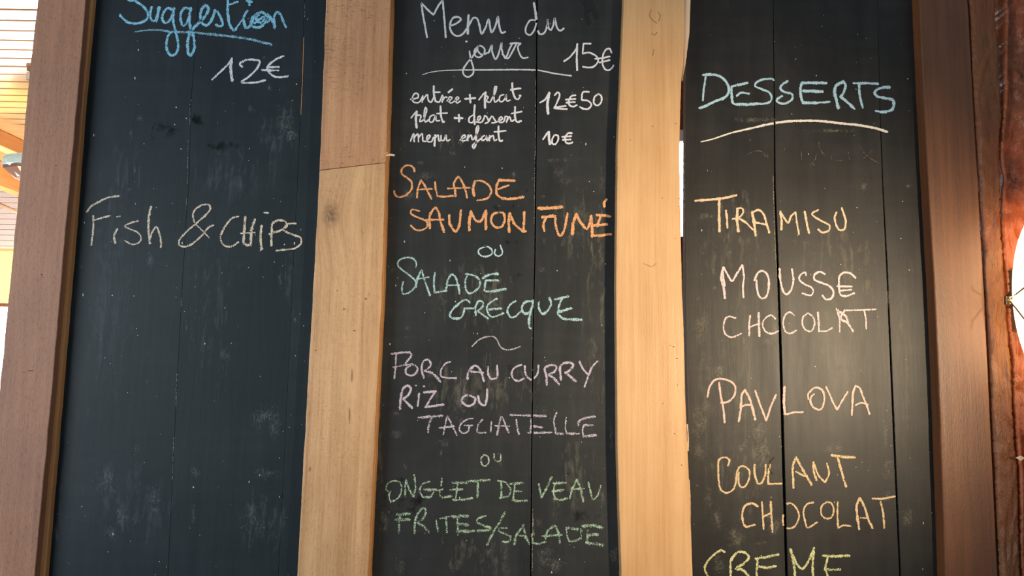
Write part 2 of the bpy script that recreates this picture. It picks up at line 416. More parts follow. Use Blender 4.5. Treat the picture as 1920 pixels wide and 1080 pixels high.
# 2: two pieces, one above the other
u2 = up_thing(650, 'pale sawn wooden upright of two stacked lengths, between suggestion and menu boards')
L2 = [(611, 0), (601, 270), (598, 318), (586, 540), (570, 820), (556, 1080)]
R2 = [(733, 0), (725, 270), (723, 305), (716, 540), (707, 720), (690, 1080)]
jl, jr = P(598, 319, DP).z, P(723, 305, DP).z
o = slab('upper_length', L2, R2, DP, D-DP, (jl+.0006, jr+.0006), (H, H), M_upper, u2, cols=8, wob=.0012, seed=2); o['label'] = 'browner upper length with saw marks'
o = slab('lower_length', [(x+1, y) for x, y in L2], R2, DP+.001, D-DP-.001, (0, 0), (jl-.0006, jr-.0006), M_lower, u2, cols=8, wob=.0012, seed=3); o['label'] = 'paler lower length with a knot'
slab('edge_strip', R2, [(x+3.5, y) for x, y in R2], DP+.005, D-DP-.005, mat=M_edge, parent=u2, cols=1, wob=.0012, bevel=.0008, seed=2, **TB)['label'] = 'bright fresh-cut edge'
ribbons('splinter', [(3.2, [(724, 291.5), (731, 290), (739, 291)]), (1.4, [(722, 288), (727, 286)])], M_pale, u2, DP-.0006)['kind'] = 'stuff'
# 3
u3 = up_thing(1220, 'smooth honey-coloured wooden upright between menu and dessert boards')
R3 = [(1284, 0), (1282, 120), (1278, 150), (1276, 200), (1274, 300), (1277, 450), (1279, 540), (1283, 640), (1285, 740), (1290, 850), (1295, 960), (1299, 1080)]
L3 = [(1170, 0), (1158, 270), (1155, 540), (1158, 860), (1165, 1080)]
slab('plank', L3, R3, DP, D-DP, mat=M_honey, parent=u3, cols=8, wob=.0004, seed=4, **TB)
o = slab('wane_strip', [(1283, -60), (1283, 0), (1282, 60), (1282, 120), (1279, 150)], [(1297, -60), (1295, 0), (1293, 60), (1286, 118), (1279.5, 150)], DP+.004, .02, (P(1280, 150, DP).z,)*2, (H, H), M_pale, u3, cols=2, bevel=.001, seed=5); o['label'] = 'pale bare strip along the right edge'
# 4
u4 = up_thing(1790, 'dark walnut-brown wooden upright right of the dessert board')
L4 = [(1724, 0), (1733, 200), (1745, 420), (1752, 540), (1761, 740), (1773, 1080)]
R4 = [(1815, 0), (1822, 130), (1838, 420), (1846, 560), (1853, 700), (1871, 1080)]
slab('plank', L4, R4, DP, D-DP, mat=M_dark, parent=u4, cols=8, wob=.0006, seed=6, **TB)
# pin knots and checks on the faces
def specks(parent, pts, Y, mat, name='pin_knot'):
    V = []; Fc = []
    for (x, y, rx, ry) in pts:
        b0 = len(V); n = 7
        for k in range(n):
            a = k/n*2*math.pi; r = random.uniform(.75, 1.2)
            V.append(P(x + rx*.65*math.cos(a)*r, y + ry*.65*math.sin(a)*r, Y))
        Fc.append(tuple(range(b0, b0+n)))
    return mesh_obj(name, V, Fc, mat, parent)
tag(specks(u3, [(1224, 237, 1, 2), (1182, 262, 1.5, 1), (1267, 232, 3, .8), (1242, 371, 1.2, 1.2), (1273, 372, 1.5, 1.5), (1272, 387, 1.2, 1.2), (1266, 447, 1.2, 1), (1257, 648, 2.4, 1), (1263, 650, 3, 1), (1269, 672, 4, .9), (1270, 722, 1.5, 1.5), (1243, 757, 1.6, 1.6), (1265, 813, 1.3, 2), (1278, 872, 1.2, 1.6), (1290, 1060, 1.2, 1.2)], DP-.0003, M_void), kind='stuff')
tag(specks(u2, [(645, 580, 1.2, 3), (664, 620, 4, 1.2), (592, 657, 1, 2), (606, 823, 1.2, 1.2), (700, 300, 2, 1), (581, 880, 1, 8), (660, 705, .8, 20), (655, 780, .7, 26), (686, 560, 1, 4), (632, 545, 1.4, 1.4)], DP-.0003, M_void), kind='stuff')
tag(specks(u1, [(78, 515, 3, 1.5), (58, 695, 9, 1.0), (44, 698, 4, .8), (105, 310, 2, 1), (20, 1000, 1.5, 2)], DP-.0003, M_void), kind='stuff')
# cracks on the honey upright
def crack(parent, pts, w_, Y, mat, name='crack'):
    return ribbons(name, [(w_, pts)], mat, parent, Y, jit=.3)

def parse(s, org, sc, w0):
    out = []
    for part in s.replace('\n', ' ').split('/'):
        part = part.strip()
        if not part: continue
        w_ = w0
        if part[0] == 'w': a, part = part.split(None, 1); w_ = float(a[1:])
        pts = []
        for t in part.split():
            x, y = t.split(','); pts.append((org[0] + float(x)/sc, org[1] + float(y)/sc))
        if len(pts) == 1: pts = [(pts[0][0]-.8, pts[0][1]), (pts[0][0]+.8, pts[0][1])]
        out.append((w_, pts))
    return out
def lerpx(pts):
    pts = sorted(pts, key=lambda p: p[1])
    def f(y):
        if y <= pts[0][1]: return pts[0][0]
        for (x0, y0), (x1, y1) in zip(pts, pts[1:]):
            if y <= y1: return x0 + (x1-x0)*(y-y0)/(y1-y0)
        return pts[-1][0]
    return f
# ---------------------------------------------------------------- the three painted boards
ZB, ZT = (.62, .62), (2.85, 2.85)
def board(x, label):
    p = P(x, 540, D); return empty('chalkboard', (p.x, D, ZB[0]), label, 'chalkboard')
SL1 = [slate('painted_board_green_black', (.0085, .016, .021), (.065, .09, .105), s, .50, .24, .2) for s in (1, 2, 3)]
SL2 = [slate('painted_board_black', (.013, .0155, .017), (.10, .105, .10), s, .46, .28, .3) for s in (4, 5)]
SL3 = [slate('painted_board_grey_black', (.009, .009, .0085), (.11, .10, .09), s, .43, .26, .3) for s in (6, 7, 8)]
def planks(root, seams, mats, gaps):
    for i in range(len(seams)-1):
        g0, g1 = [g if isinstance(g, tuple) else (g, g) for g in (gaps[i], gaps[i+1])]
        Lp = [(x + (g0[0] + (g0[1]-g0[0])*max(0, min(1, y/700)))/2, y) for x, y in seams[i]]
        Rp = [(x - (g1[0] + (g1[1]-g1[0])*max(0, min(1, y/700)))/2, y) for x, y in seams[i+1]]
        slab('plank', Lp, Rp, D + (.0004 if i % 2 else 0), .022, ZB, ZT, mats[i], root, bevel=.0007, cols=2, jit=.0005, seed=i+20)
def ext(l):
    l = sorted(l, key=lambda p: p[1]); (x0, y0), (x1, y1) = l[0], l[-1]
    return l
def shift(l, d): return [(x+d, y) for x, y in l]
b1 = board(350, 'blackboard with blue suggestion heading and fish and chips, between first two uprights')
s1a = [(372, 0), (358, 200), (355, 330), (350, 400), (344, 500), (335, 660), (326, 840), (315, 1080)]
s1b = [(571, 0), (568, 100), (565, 170), (560, 300), (551, 480), (538, 760), (522, 1080)]
planks(b1, [[(148, 0), (106, 440), (48, 1080)], s1a, s1b, [(625, 0), (600, 540), (570, 1080)]], SL1, [0, .08, .3, 0])
b2 = board(940, 'blackboard with the white menu of the day and its prices, in the middle')
s2 = [(1007, 0), (1006, 150), (1005, 290), (1003, 480), (1000, 600), (998.6, 720), (997, 850), (995, 1080)]
planks(b2, [[(722, 0), (705, 540), (680, 1080)], s2, [(1182, 0), (1170, 540), (1176, 1080)]], SL2, [0, 2.2, 0])
b3 = board(1500, 'blackboard with the list of desserts, right of the honey-coloured upright')
s3a = [(1450, 0), (1452, 210), (1453, 350), (1458.5, 500), (1464, 670), (1468, 830), (1475, 1080)]
s3b = [(1646, 0), (1650, 200), (1655, 340), (1663, 500), (1671, 690), (1677, 830), (1688, 1080)]
planks(b3, [[(1294, 0), (1291, 60), (1286, 130), (1285, 540), (1287, 700), (1291, 850), (1294, 950), (1299, 1080)], s3a, s3b, [(1717, 0), (1726, 200), (1736, 420), (1745, 600), (1752, 760), (1763, 1080)]], SL3, [0, (.5, 4.6), (.1, 3.0), 0])
for rt_, xa, xb in ((b1, 180, 540), (b2, 760, 1120), (b3, 1330, 1700)):
    A_, B_ = P(xa, 540, D).x, P(xb, 540, D).x
    for z0 in (.7, 1.0, 1.3, 1.6, 1.9, 2.2, 2.5):
        box('added_seam_backing', (A_, B_, D+.0225, D+.032, z0, z0+.299), M_backing, rt_, bv=0)  # unseen dark sheets added so the open seams read black
# slim shadowed packer between the dessert board and the right upright
slab('packer', [(1717.6, 0), (1726.6, 200), (1736.6, 420), (1745.6, 600), (1752.6, 760), (1763.6, 1080)], shift(L4, 14), D+.0005, .022, ZB, ZT, M_dark, b3, cols=1, seed=31)['label'] = 'dark brown packing strip'
for yy0, yy1, x0, x1, w_ in ((325, 402, 1732, 1736, 2.2), (652, 690, 1746, 1748, 1.8), (858, 898, 1754.5, 1756, 1.6)):
    o = ribbons('bare_chip', [(w_, [(x0, yy0), ((x0+x1)/2+.6, (yy0+yy1)/2), (x1, yy1)])], M_pale, b3, D-.0006); o['label'] = 'chipped edge showing pale wood'
o = ribbons('bare_chip', [(2.4, [(1288.5, 796), (1290, 815), (1290, 845)]), (2, [(1292, 900), (1293.5, 930), (1294, 975)])], M_pale, b3, D-.0006); o['label'] = 'chipped left edge showing pale wood'; o['kind'] = 'stuff'

YC = D - .0005
f1, f2, f3, f3b = lerpx(s1b), lerpx(s2), lerpx(s3a), lerpx(s3b)
def line(root, label, s, org, sc, w0, col, cover, seam=None, taper=0, jit=.16):
    for lb, st in zip(label.split('|'), s.split('//')):      # one part for each written word
        o = ribbons('chalk_writing', parse(st, org, sc, w0), chalk(col, cover), root, YC, seam=seam, taper=taper, jit=jit); o['label'] = lb
    return o
A = ((200, 0), 4.8)
line(b1, 'blue cursive word Suggestion', '''420,-110 340,-150 250,-130 190,-70 180,-30 205,0 260,10 325,55 365,105 372,150 340,190 270,212 200,205 160,180 120,135
/ 405,65 393,120 400,170 425,190 450,160 470,65 / w6.5 478,70 462,120 450,190
/ 590,85 545,75 510,120 500,170 525,205 565,185 600,110 / 608,75 600,180 615,270 638,360 642,440 612,492 575,495 543,450 541,370 560,310 590,285
/ 745,80 705,72 668,120 670,190 690,232 730,190 755,90 / w7 755,75 745,180 755,260 785,340 790,430 765,492 738,490 728,410 740,320 785,250 850,190 900,125 915,75 890,48 855,85 843,160 865,215 900,228 940,190 975,95
/ w6.5 975,95 1000,110 1035,180 1045,222 1010,237 985,225
/ w7 1088,-80 1090,0 1090,100 1100,200 1120,245 1145,275 1165,255 / w4 1165,255 1190,220 1220,180 / w5 1095,45 1140,30 1180,15
/ w7 1265,100 1235,150 1235,200 1255,250 1290,235 1320,170 / w6 1262,8 1305,18 / 1285,0 1285,45
/ w7 1390,110 1330,140 1300,190 1320,240 1380,242 1430,195 1440,145 1390,112 1345,165 1390,205 1430,160 / 1330,210 1410,150
/ w7 1450,130 1490,180 1510,250 / 1515,245 1505,170 1530,110 1565,130 1590,195 1615,245 / 1450,200 1480,160''', *A, 6.2, (142, 206, 234), .68)
line(b1, 'blue underline', '260,287 350,273 450,268 600,288 750,290 900,305 1100,325 1280,350 1400,380 1480,400', *A, 6.6, (142, 196, 220), .6, taper=1)
line(b1, 'white price 12 euros', '''w4.5 950,715 1030,640 1100,570 1125,528 / w7 1125,528 1115,620 1130,725
/ 1220,600 1198,575 1250,542 1330,538 1378,555 1350,620 1280,690 1215,737 1270,746 1350,740 1425,722
/ 1590,505 1530,530 1475,570 1445,605 1460,650 1510,688 1570,695 1630,685 / 1445,606 1550,602 / 1400,630 1470,634 1545,632''', *A, 5, (226, 228, 238), .72)
B = ((140, 340), 4.174)
line(b1, 'cream word Fish|cream ampersand|cream word Chips', '''95,238 130,195 200,155 270,125 345,115 / 145,270 145,380 130,498 / 150,305 210,287 275,270
/ w6 332,375 308,430 318,480 / w3 330,278 355,272 / w4 495,310 440,325 393,350 430,372 500,405 520,450 490,488 440,490 395,465
/ w6 597,200 580,280 578,380 590,485 / w5 590,450 605,400 640,358 660,400 675,470 675,515
// w3.5 1050,440 1000,385 940,330 / w4.6 940,330 925,260 950,215 1000,185 1050,182 1060,220 1020,270 950,330 880,390 820,460 820,500 860,512 920,490 1000,420 1050,360 1085,342
// 1280,275 1230,290 1180,350 1145,420 1150,480 1190,510 1240,505 1280,475
/ w6.5 1335,280 1328,380 1322,480 1345,500 1370,498 / w6.5 1410,300 1385,380 1378,500 / w4 1300,407 1410,400
/ w6.5 1462,350 1455,440 1462,530 / w4.5 1485,245 1515,248 / w6 1545,370 1540,440 1540,500 / w5.5 1540,370 1550,330 1590,305 1650,315 1660,350 1620,380 1525,412
/ w4.6 1730,330 1670,335 1635,380 1700,415 1765,440 1768,490 1720,525 1640,535 1580,542''', *B, 4.8, (226, 214, 196), .66)
C = ((740, 0), 4.364)
line(b2, 'white cursive heading word Menu|white cursive heading word du', '''265,305 250,220 228,100 220,25 220,25 270,80 318,122 318,122 350,60 392,0 392,0 402,100 410,200 418,305
/ 455,212 500,195 542,160 520,140 480,145 455,190 455,240 480,280 520,295 560,275 590,235
/ w5 605,125 600,200 598,275 / 598,230 640,150 672,150 692,200 710,275 740,235 768,160 780,220 795,265 825,210 845,135 853,200 875,268 905,260
// w3.6 1150,165 1110,165 1075,220 1075,270 1110,285 1145,240 1160,180 / w5 1140,25 1155,120 1160,180 / 1160,180 1168,240 1190,280 1225,268 1248,210 1250,160 1258,225 1280,245 1300,200 1310,150 1325,215 1350,252 1385,232''', *C, 4.0, (206, 216, 224), .92, seam=(f2, 1.2), jit=.1)
line(b2, 'white cursive word jour', '''w4 587,340 / 612,420 622,480 645,560 640,605 600,630 565,610 560,570 590,520 640,460 680,400
/ 690,375 655,410 655,450 690,470 730,440 735,400 700,375 672,400 710,445 770,430 / 770,430 795,370 797,420 825,485 850,440 875,350 875,400 905,475 940,400 960,362
/ 945,358 985,352 1030,355 / 1030,357 1008,380 1018,430 1045,472 1090,470 / 995,360 965,420 925,478 880,440''', *C, 3.6, (206, 216, 224), .9, jit=.1)
line(b2, 'white underline below jour', '230,610 300,590 400,577 560,573 800,572 1000,570 1170,575 1300,600 1445,620', *C, 3, (214, 216, 224), .9, seam=(f2, 1.2), taper=1, jit=.1)
line(b2, 'white price 15 euros', '''1385,502 1430,470 1480,410 1495,360 / w4 1495,360 1490,470 1493,575 / 1545,357 1605,357 / 1545,360 1537,440 1537,440 1590,430 1650,460 1665,500 1630,545 1580,552 1540,545
/ 1775,432 1760,400 1730,405 1705,450 1700,520 1720,565 1750,575 1775,560 1790,535 / 1640,482 1700,475 1760,462 / 1675,512 1760,492''', *C, 3.5, (226, 228, 234), .94, jit=.1)
Dd = ((740, 150), 4.364)
line(b2, 'small white line entrée + plat', '''130,158 190,145 190,115 165,110 145,145 155,180 200,182 230,130 / 230,130 225,182 / 226,170 250,135 268,120 275,165 298,182 320,140
/ w4 320,50 322,120 335,175 / 335,175 365,180 388,130 / 320,100 370,100 / 388,125 398,140 388,182 / 390,170 412,140 428,142 / 428,170 455,165 470,145 450,138 438,165 460,188 490,172 525,150 510,138 498,160 510,188 537,172 / w4 440,102 472,75
/ w4 575,155 660,148 / w4 615,120 620,185 / 690,162 725,115 745,100 / w4.4 745,100 738,160 740,228 / 745,130 765,140 750,170 778,182 800,145
/ 800,150 825,95 835,55 820,58 812,130 820,180 850,162 / 892,120 865,130 855,165 875,180 905,150 912,120 916,170 945,165 / w4 962,25 965,90 985,150 / 985,150 1010,158 1030,130 / w4 950,80 1030,68 / w5 1026,128''', *Dd, 3.2, (228, 228, 234), .95, jit=.08)
line(b2, 'small white line plat + dessert', '''135,310 165,272 185,258 / w4.6 180,258 173,320 180,390 / 182,290 215,292 205,340 238,322 262,245 252,225 240,280 250,342 280,322
/ 322,285 292,298 285,338 312,342 335,292 340,332 368,332 / w4 375,215 380,300 395,345 405,340 / 345,275 430,270 / w4.4 490,310 555,312 / w4.4 525,285 528,340
/ 642,288 612,308 610,345 640,345 655,300 / w4 655,205 650,280 655,362 / 668,345 702,315 698,295 680,308 682,345 715,342 735,300 / 735,292 752,300 768,340 740,355 / 770,340 795,296 815,320 828,345 795,352
/ 830,345 880,320 875,300 855,315 857,345 890,342 905,300 / 903,298 925,302 915,345 / 915,340 940,300 955,338 978,325 / w4 985,220 985,300 1000,342 1035,335 / 955,275 1040,258''', *Dd, 3.2, (228, 228, 234), .95, jit=.08)
line(b2, 'small white line menu enfant', '''130,500 155,440 160,505 / 162,470 190,440 195,505 / 196,470 225,440 232,500 258,500 / 258,500 290,465 285,450 265,465 267,500 300,505 318,470
/ w4 332,450 326,540 / 328,480 355,450 362,500 380,490 / 380,455 380,490 402,495 420,450 427,497 452,488 / 535,492 580,465 570,450 550,465 552,495 588,490 602,455
/ 602,450 598,497 / 600,475 625,450 635,490 652,480 / w3.8 652,480 685,405 682,375 668,400 667,480 660,540 648,560 638,535 680,500 705,480 / 735,455 713,470 715,495 745,480 752,455 757,497 775,470
/ 777,455 775,497 / 777,475 805,455 815,495 835,488 / w4 850,380 850,450 860,497 882,495 / 815,425 910,415''', *Dd, 3.2, (228, 228, 234), .95, jit=.08)
line(b2, 'white price 12 euros 50', '''1190,185 1230,160 1265,105 / w5.6 1265,105 1250,200 1256,275 / 1310,125 1335,100 1350,120 1335,170 1305,230 1305,230 1345,235 1410,238 / 1310,225 1400,212
/ 1480,125 1450,130 1425,165 1430,205 1460,218 1490,205 / 1400,160 1480,155 / 1405,185 1475,180 / 1590,97 1540,100 1530,165 1530,165 1580,170 1610,200 1585,235 1545,235 1515,220
/ 1665,115 1635,140 1630,190 1660,208 1690,180 1690,130 1665,115''', *Dd, 3.6, (230, 230, 236), .95, jit=.08)
line(b2, 'white price 10 euros', '''1215,485 1245,440 1262,422 / w5 1262,425 1263,480 1270,525 / 1310,450 1290,480 1290,520 1315,525 1338,490 1335,455 1310,450
/ 1450,435 1420,435 1395,470 1400,510 1430,520 1455,510 / 1370,465 1445,460 / 1375,490 1440,487''', *Dd, 3.6, (230, 230, 236), .95, jit=.08)
E = ((720, 290), 4.174)
OR = (238, 174, 124)
line(b2, 'orange word SALADE', '''240,130 225,95 180,85 140,110 140,150 180,180 215,215 215,270 180,310 130,332 90,320 80,285
/ 258,335 265,270 290,200 290,200 325,255 370,345 / w4 265,272 375,268 / 400,215 405,270 420,325 420,325 480,328 540,323
/ w5 560,325 555,270 545,230 580,175 610,210 632,260 650,335 / w4.4 500,265 670,258 / w6.5 705,320 697,260 712,210 / 712,207 760,205 820,240 840,290 810,340 730,358
/ w6.5 1020,203 900,200 / w5.5 900,200 880,250 885,310 920,340 / w6.5 920,342 1000,345 1090,330 / 895,270 975,240''', *E, 4.8, OR, .72)
line(b2, 'orange word SAUMON|orange word FUMÉ', '''w4.4 275,440 220,430 210,460 260,490 330,520 340,560 300,590 250,590 210,555 / w5.5 360,575 355,520 360,470 402,415 430,460 442,520 470,605 / w4.6 330,510 465,508
/ 510,475 515,540 560,600 590,550 602,435 / w7 668,590 668,520 680,445 / w6 680,445 720,518 760,518 795,440 / w7 797,440 797,580
/ 900,450 850,470 840,530 880,570 925,560 945,510 935,460 900,450 / w6.5 980,605 975,530 985,460 / w6 985,460 1020,540 1090,600 1110,598 / w6 1092,600 1098,450
// w7.5 1210,420 1300,418 1390,410 / w6 1275,485 1248,540 1255,595 / w7 1240,490 1330,480
/ 1340,480 1345,560 1375,635 1410,590 1435,460 / w7 1475,620 1480,540 1505,465 / w6.5 1505,465 1540,530 1585,580 1610,540 1620,480 / w6.5 1620,480 1628,560 1630,640
/ w6 1665,472 1770,482 / w6.5 1692,485 1670,560 / w6 1645,555 1745,545 / w6 1625,632 1690,632 1775,622 / w6 1742,350 1722,378 1726,405''', *E, 5.6, OR, .74)
line(b2, 'pale small word ou under the orange lines', '''911,462 899,467 897,474 903,480 913,481 922,476 922,468 915,463 909,462 / 929,468 927,475 932,480 939,479 942,473 938,460''', (0, 0), 1, 3.4, (188, 218, 224), .8)
G_ = ((720, 470), 4.174)
line(b2, 'pale blue-green word SALADE', '''w4.4 250,125 250,85 210,55 150,60 110,85 115,125 170,170 220,210 252,250 230,300 180,335 145,335 140,290 150,245
/ 250,285 265,210 295,150 295,150 320,240 360,350 / w4 265,220 350,208 / 398,175 390,250 395,330 395,330 490,312
/ 485,315 500,230 530,185 560,210 580,270 592,335 / w4 495,270 590,270 / 652,190 635,240 640,300 665,335 720,310 752,270 740,220 690,190 640,182
/ w6.5 775,215 820,188 890,182 / w5.5 800,232 895,232 / 795,235 785,310 / w6.5 800,320 870,315 950,300''', *G_, 5, (178, 214, 214), .64)
line(b2, 'pale blue-green word GRECQUE', '''w5.5 670,405 640,385 590,410 530,470 515,510 545,530 600,525 622,490 630,452 / w4.4 630,452 700,450
/ 720,505 715,450 740,395 772,402 770,440 732,470 732,470 770,500 815,530 / 885,375 840,400 805,440 820,500 850,520 935,490 / w5.5 825,460 915,452
/ 1030,395 990,420 965,470 990,520 1030,515 1065,480 1085,470 / w5.5 1160,395 1110,400 1080,440 1090,485 1130,490 1160,440 1166,390 / w6 1150,470 1135,540 1138,600 1155,610
/ w5.5 1212,400 1212,450 1240,495 1280,470 1308,415 1295,370 / w6.5 1340,382 1390,368 1440,358 / w5 1395,372 1370,430 1360,490 / w6 1360,495 1400,530 1470,538 1545,540 / w6 1360,480 1410,468 1465,450''', *G_, 4.8, (178, 214, 214), .66, seam=(f2, 1.2))
line(b2, 'grey tilde flourish', '690,748 740,700 800,675 855,672 885,700 910,750 950,775 1010,770 1065,750', *G_, 3.2, (186, 182, 186), .7)
Gg = ((720, 640), 4.174)
LI = (200, 190, 208)
line(b2, 'lilac word PORC|lilac word AU|lilac word CURRY', '''w4 95,100 90,200 80,290 / w5 60,98 140,88 200,85 / 200,85 215,110 170,170 / w4 70,202 140,190 220,178 / 215,185 175,210 172,250 210,268 250,250 262,210 235,185 205,185
/ w5 312,285 295,220 310,155 350,145 365,190 320,230 320,230 / w5.8 320,232 380,250 440,315 / w4.2 520,160 480,175 445,230 450,275 500,285 565,288
// w5.5 655,295 660,240 710,190 750,220 782,312 / w4.4 675,235 775,245 / 815,200 815,260 840,295 885,280 885,190
// w5 1075,185 1030,200 1000,240 1010,290 1050,310 1095,290 / 1100,195 1110,260 1150,300 1198,260 1210,190
/ w5.5 1275,340 1270,270 1258,210 1310,185 1350,200 1330,240 1290,260 1330,290 1370,335 / w5.5 1385,300 1380,195 1440,165 1480,185 1450,230 1420,245 / w6.5 1420,245 1500,310
/ 1530,160 1560,220 1600,265 / 1670,155 1630,200 1600,270 1570,355''', *Gg, 4.8, LI, .68, seam=(f2, 1.2))
line(b2, 'lilac word RIZ|lilac word OU', '''w5.5 125,530 130,450 150,370 185,345 210,370 190,420 150,450 150,450 220,520 / 275,410 265,505 / w4 250,345 / w4 313,352 / w5.5 315,400 405,390 / 405,390 370,440 325,515 / w5.5 325,515 465,495
// w5.5 660,420 620,435 610,470 650,505 700,490 715,450 690,430 660,422 / w5.5 735,430 750,480 790,500 805,440 808,375''', *Gg, 4.6, LI, .72)
line(b2, 'lilac word TAGLIATELLE', '''w6 270,597 350,590 455,582 / w5.5 375,600 352,650 345,710 / 465,725 480,650 495,580 495,580 530,650 570,735 / w5 435,678 545,665
/ 695,603 650,610 600,650 590,690 620,720 660,700 668,662 / w4.4 630,660 690,658 / 770,610 735,660 735,712 795,715 / 840,630 835,705
/ w5 885,730 900,660 920,590 945,640 975,715 / w4 870,660 980,665 / w5 990,577 1100,580 1165,583 / w6.5 1165,580 1265,585 / w5 1035,615 1042,670 1055,725
/ 1150,610 1148,715 / w6 1168,665 1235,672 / w5.5 1130,715 1200,715 1310,715 / w5 1350,560 1330,620 1345,720 / w5.5 1345,722 1400,722 / 1425,600 1420,680 1430,720 / w5.5 1430,722 1525,722
/ w6 1650,590 1590,597 1530,620 1520,655 / 1562,660 1553,700 1562,740 / w7 1562,745 1655,735 / w6 1570,655 1630,655''', *Gg, 4.4, LI, .6, seam=(f2, 1.2))
Hh = ((700, 830), 4.0)
line(b2, 'pale small word ou above the green lines', '''830,90 808,120 815,165 840,175 865,150 860,105 830,90 / 905,85 910,130 935,142 955,130 955,85''', *Hh, 4.0, (186, 202, 180), .6)
GR = (174, 204, 176)
line(b2, 'green word ONGLET|green word DE|green word VEAU', '''w4.4 110,365 95,345 110,305 160,285 205,305 210,360 190,410 150,438 125,430 118,390 130,365 / w5 240,400 238,340 245,280 / w5 245,280 270,350 300,405 / w5.5 302,405 316,330 305,245
/ 420,290 370,310 348,360 370,405 / w6.5 370,408 430,408 / 430,408 450,370 / w7 385,352 470,352 / w5 515,270 510,320 / 498,360 500,395 520,410 / w6.5 520,410 585,402 / w4 480,360 520,350
/ w6.5 595,300 700,300 / 632,305 618,420 / w6 580,355 665,350 / w6 600,427 660,430 740,415 / w6.5 712,290 870,280 / w6 785,295 780,405
// 935,285 985,295 1030,350 1010,400 950,415 / w5.5 957,290 962,410 / w6.5 1030,310 1120,300 / w5 1062,315 1050,425 / w5.5 1055,365 1105,365 / w6.5 1045,430 1090,438 1150,434
// w5 1240,310 1250,360 1262,410 / w6 1262,410 1300,340 1335,260 / w6.5 1350,305 1440,300 / w6.5 1345,365 1425,355 / 1362,310 1350,370 1360,415 / w6.5 1360,420 1400,430 1450,415
/ w5.5 1475,415 1490,350 1525,280 / w6 1525,280 1555,350 1575,440 / w4.4 1490,350 1580,345 / 1612,300 1630,370 1645,425 1680,400 1705,325''', *Hh, 5, GR, .54, seam=(f2, 1.0))
line(b2, 'green word FRITES|green slash|green word SALADE', '''w8 180,540 270,532 / w8.5 172,580 268,575 / w5.5 198,560 190,675 / w6.5 310,680 310,610 330,540 375,490 395,520 370,575 335,600 380,630 420,675
/ w5 472,585 485,665 / w5 500,570 600,548 / w6 545,560 552,670 / w8.5 600,553 705,550 / w9 630,610 705,615 / w5 630,575 635,690 / w9 630,668 750,662
/ w5.5 840,550 785,570 780,600 830,620 / w8 830,625 878,640 / w7 870,655 785,662 // w6.5 985,525 945,600 900,670 855,765
// w5.5 1000,640 950,640 940,665 990,685 1030,705 / w7 1030,705 1020,740 975,745 / w6.5 1060,760 1070,700 1125,620 / w6.5 1125,620 1140,690 1168,757 / w5 1080,690 1130,700
/ w5 1187,680 1195,750 / w6 1195,755 1240,757 1290,745 / w6.5 1290,720 1310,660 1360,625 1385,670 1400,750 / w6.5 1270,700 1410,690 / w5 1445,640 1455,700 1470,740 / w6 1470,740 1520,735 1556,715 / w3 1555,640 1560,720 / w8 1455,640 1530,648
/ w9 1575,628 1640,620 1715,635 / w6 1610,660 1600,750 / w8.5 1610,690 1680,690 / w8 1600,750 1650,758 1720,768''', *Hh, 5, GR, .52, seam=(f2, 1.0))
I_ = ((1290, 120), 4.364)
line(b3, 'pale blue heading DESSERTS', '''w4.6 145,105 130,200 122,298 / 125,90 190,85 270,105 320,160 335,220 300,275 220,305 140,345 95,360
/ 485,155 420,170 360,188 358,250 370,320 430,330 500,330 570,325 / w4.6 400,262 430,236 500,242 / w4.6 700,138 695,122 620,125 560,150 550,180 600,205 660,230 685,270 670,310 620,325 570,325
/ w5 815,140 770,170 755,200 790,230 850,245 850,290 800,322 750,320 725,300 740,280 770,262 / w6.5 1130,157 1030,154 935,155 / 932,155 920,190 925,270 942,318 / w6.5 942,318 1050,318 / w4.6 1050,318 1160,310 / w6.5 945,220 1100,226
/ w7 1230,360 1215,300 1200,240 1210,180 1270,145 / w6 1270,145 1290,175 1275,230 1250,270 / w6 1250,270 1290,300 1360,365 / w5.5 1355,158 1450,158 1555,162 / w5.6 1400,165 1405,260 1430,355
/ w6 1650,190 1580,195 1530,225 1540,260 1610,280 1680,300 1672,370 1620,390 1575,392 / w4 1535,385 1590,392''', *I_, 5.8, (182, 216, 230), .8, seam=(f3, 1.0))
line(b3, 'white underline below DESSERTS', '110,635 200,615 350,565 500,530 700,485 850,468 1050,465 1250,485 1430,505 1550,530 1630,555', *I_, 5.2, (236, 230, 214), .86, seam=(f3, 1.0), taper=1, jit=.1)
Jj = ((1290, 350), 4.364)
line(b3, 'peach word TIRAMISU', '''w5.2 60,115 200,105 300,92 395,70 / w5.6 255,110 255,230 258,365 / 310,195 318,260 322,335 / w6 405,180 402,270 412,365 / w4 400,180 440,175 452,210 420,250 365,265 / w4.4 420,260 480,300 530,350
/ w6 525,205 540,290 552,398 / w4.6 530,210 580,190 620,230 642,300 665,375 / w4.4 550,292 645,312 / w5.2 765,350 765,280 755,205 / 755,205 790,260 820,295 845,240 880,210 / w4 880,210 890,290 908,390
/ w5 955,205 970,290 990,378 / w4 1065,190 1015,220 1040,250 1110,290 1160,320 1150,360 1100,375 1065,350 / w4.4 1215,210 1200,250 1210,310 1240,355 1280,345 1290,280 1258,175''', *Jj, 4.4, (234, 202, 168), .82)
Kk = ((1290, 490), 4.364)
PW = (232, 210, 206)
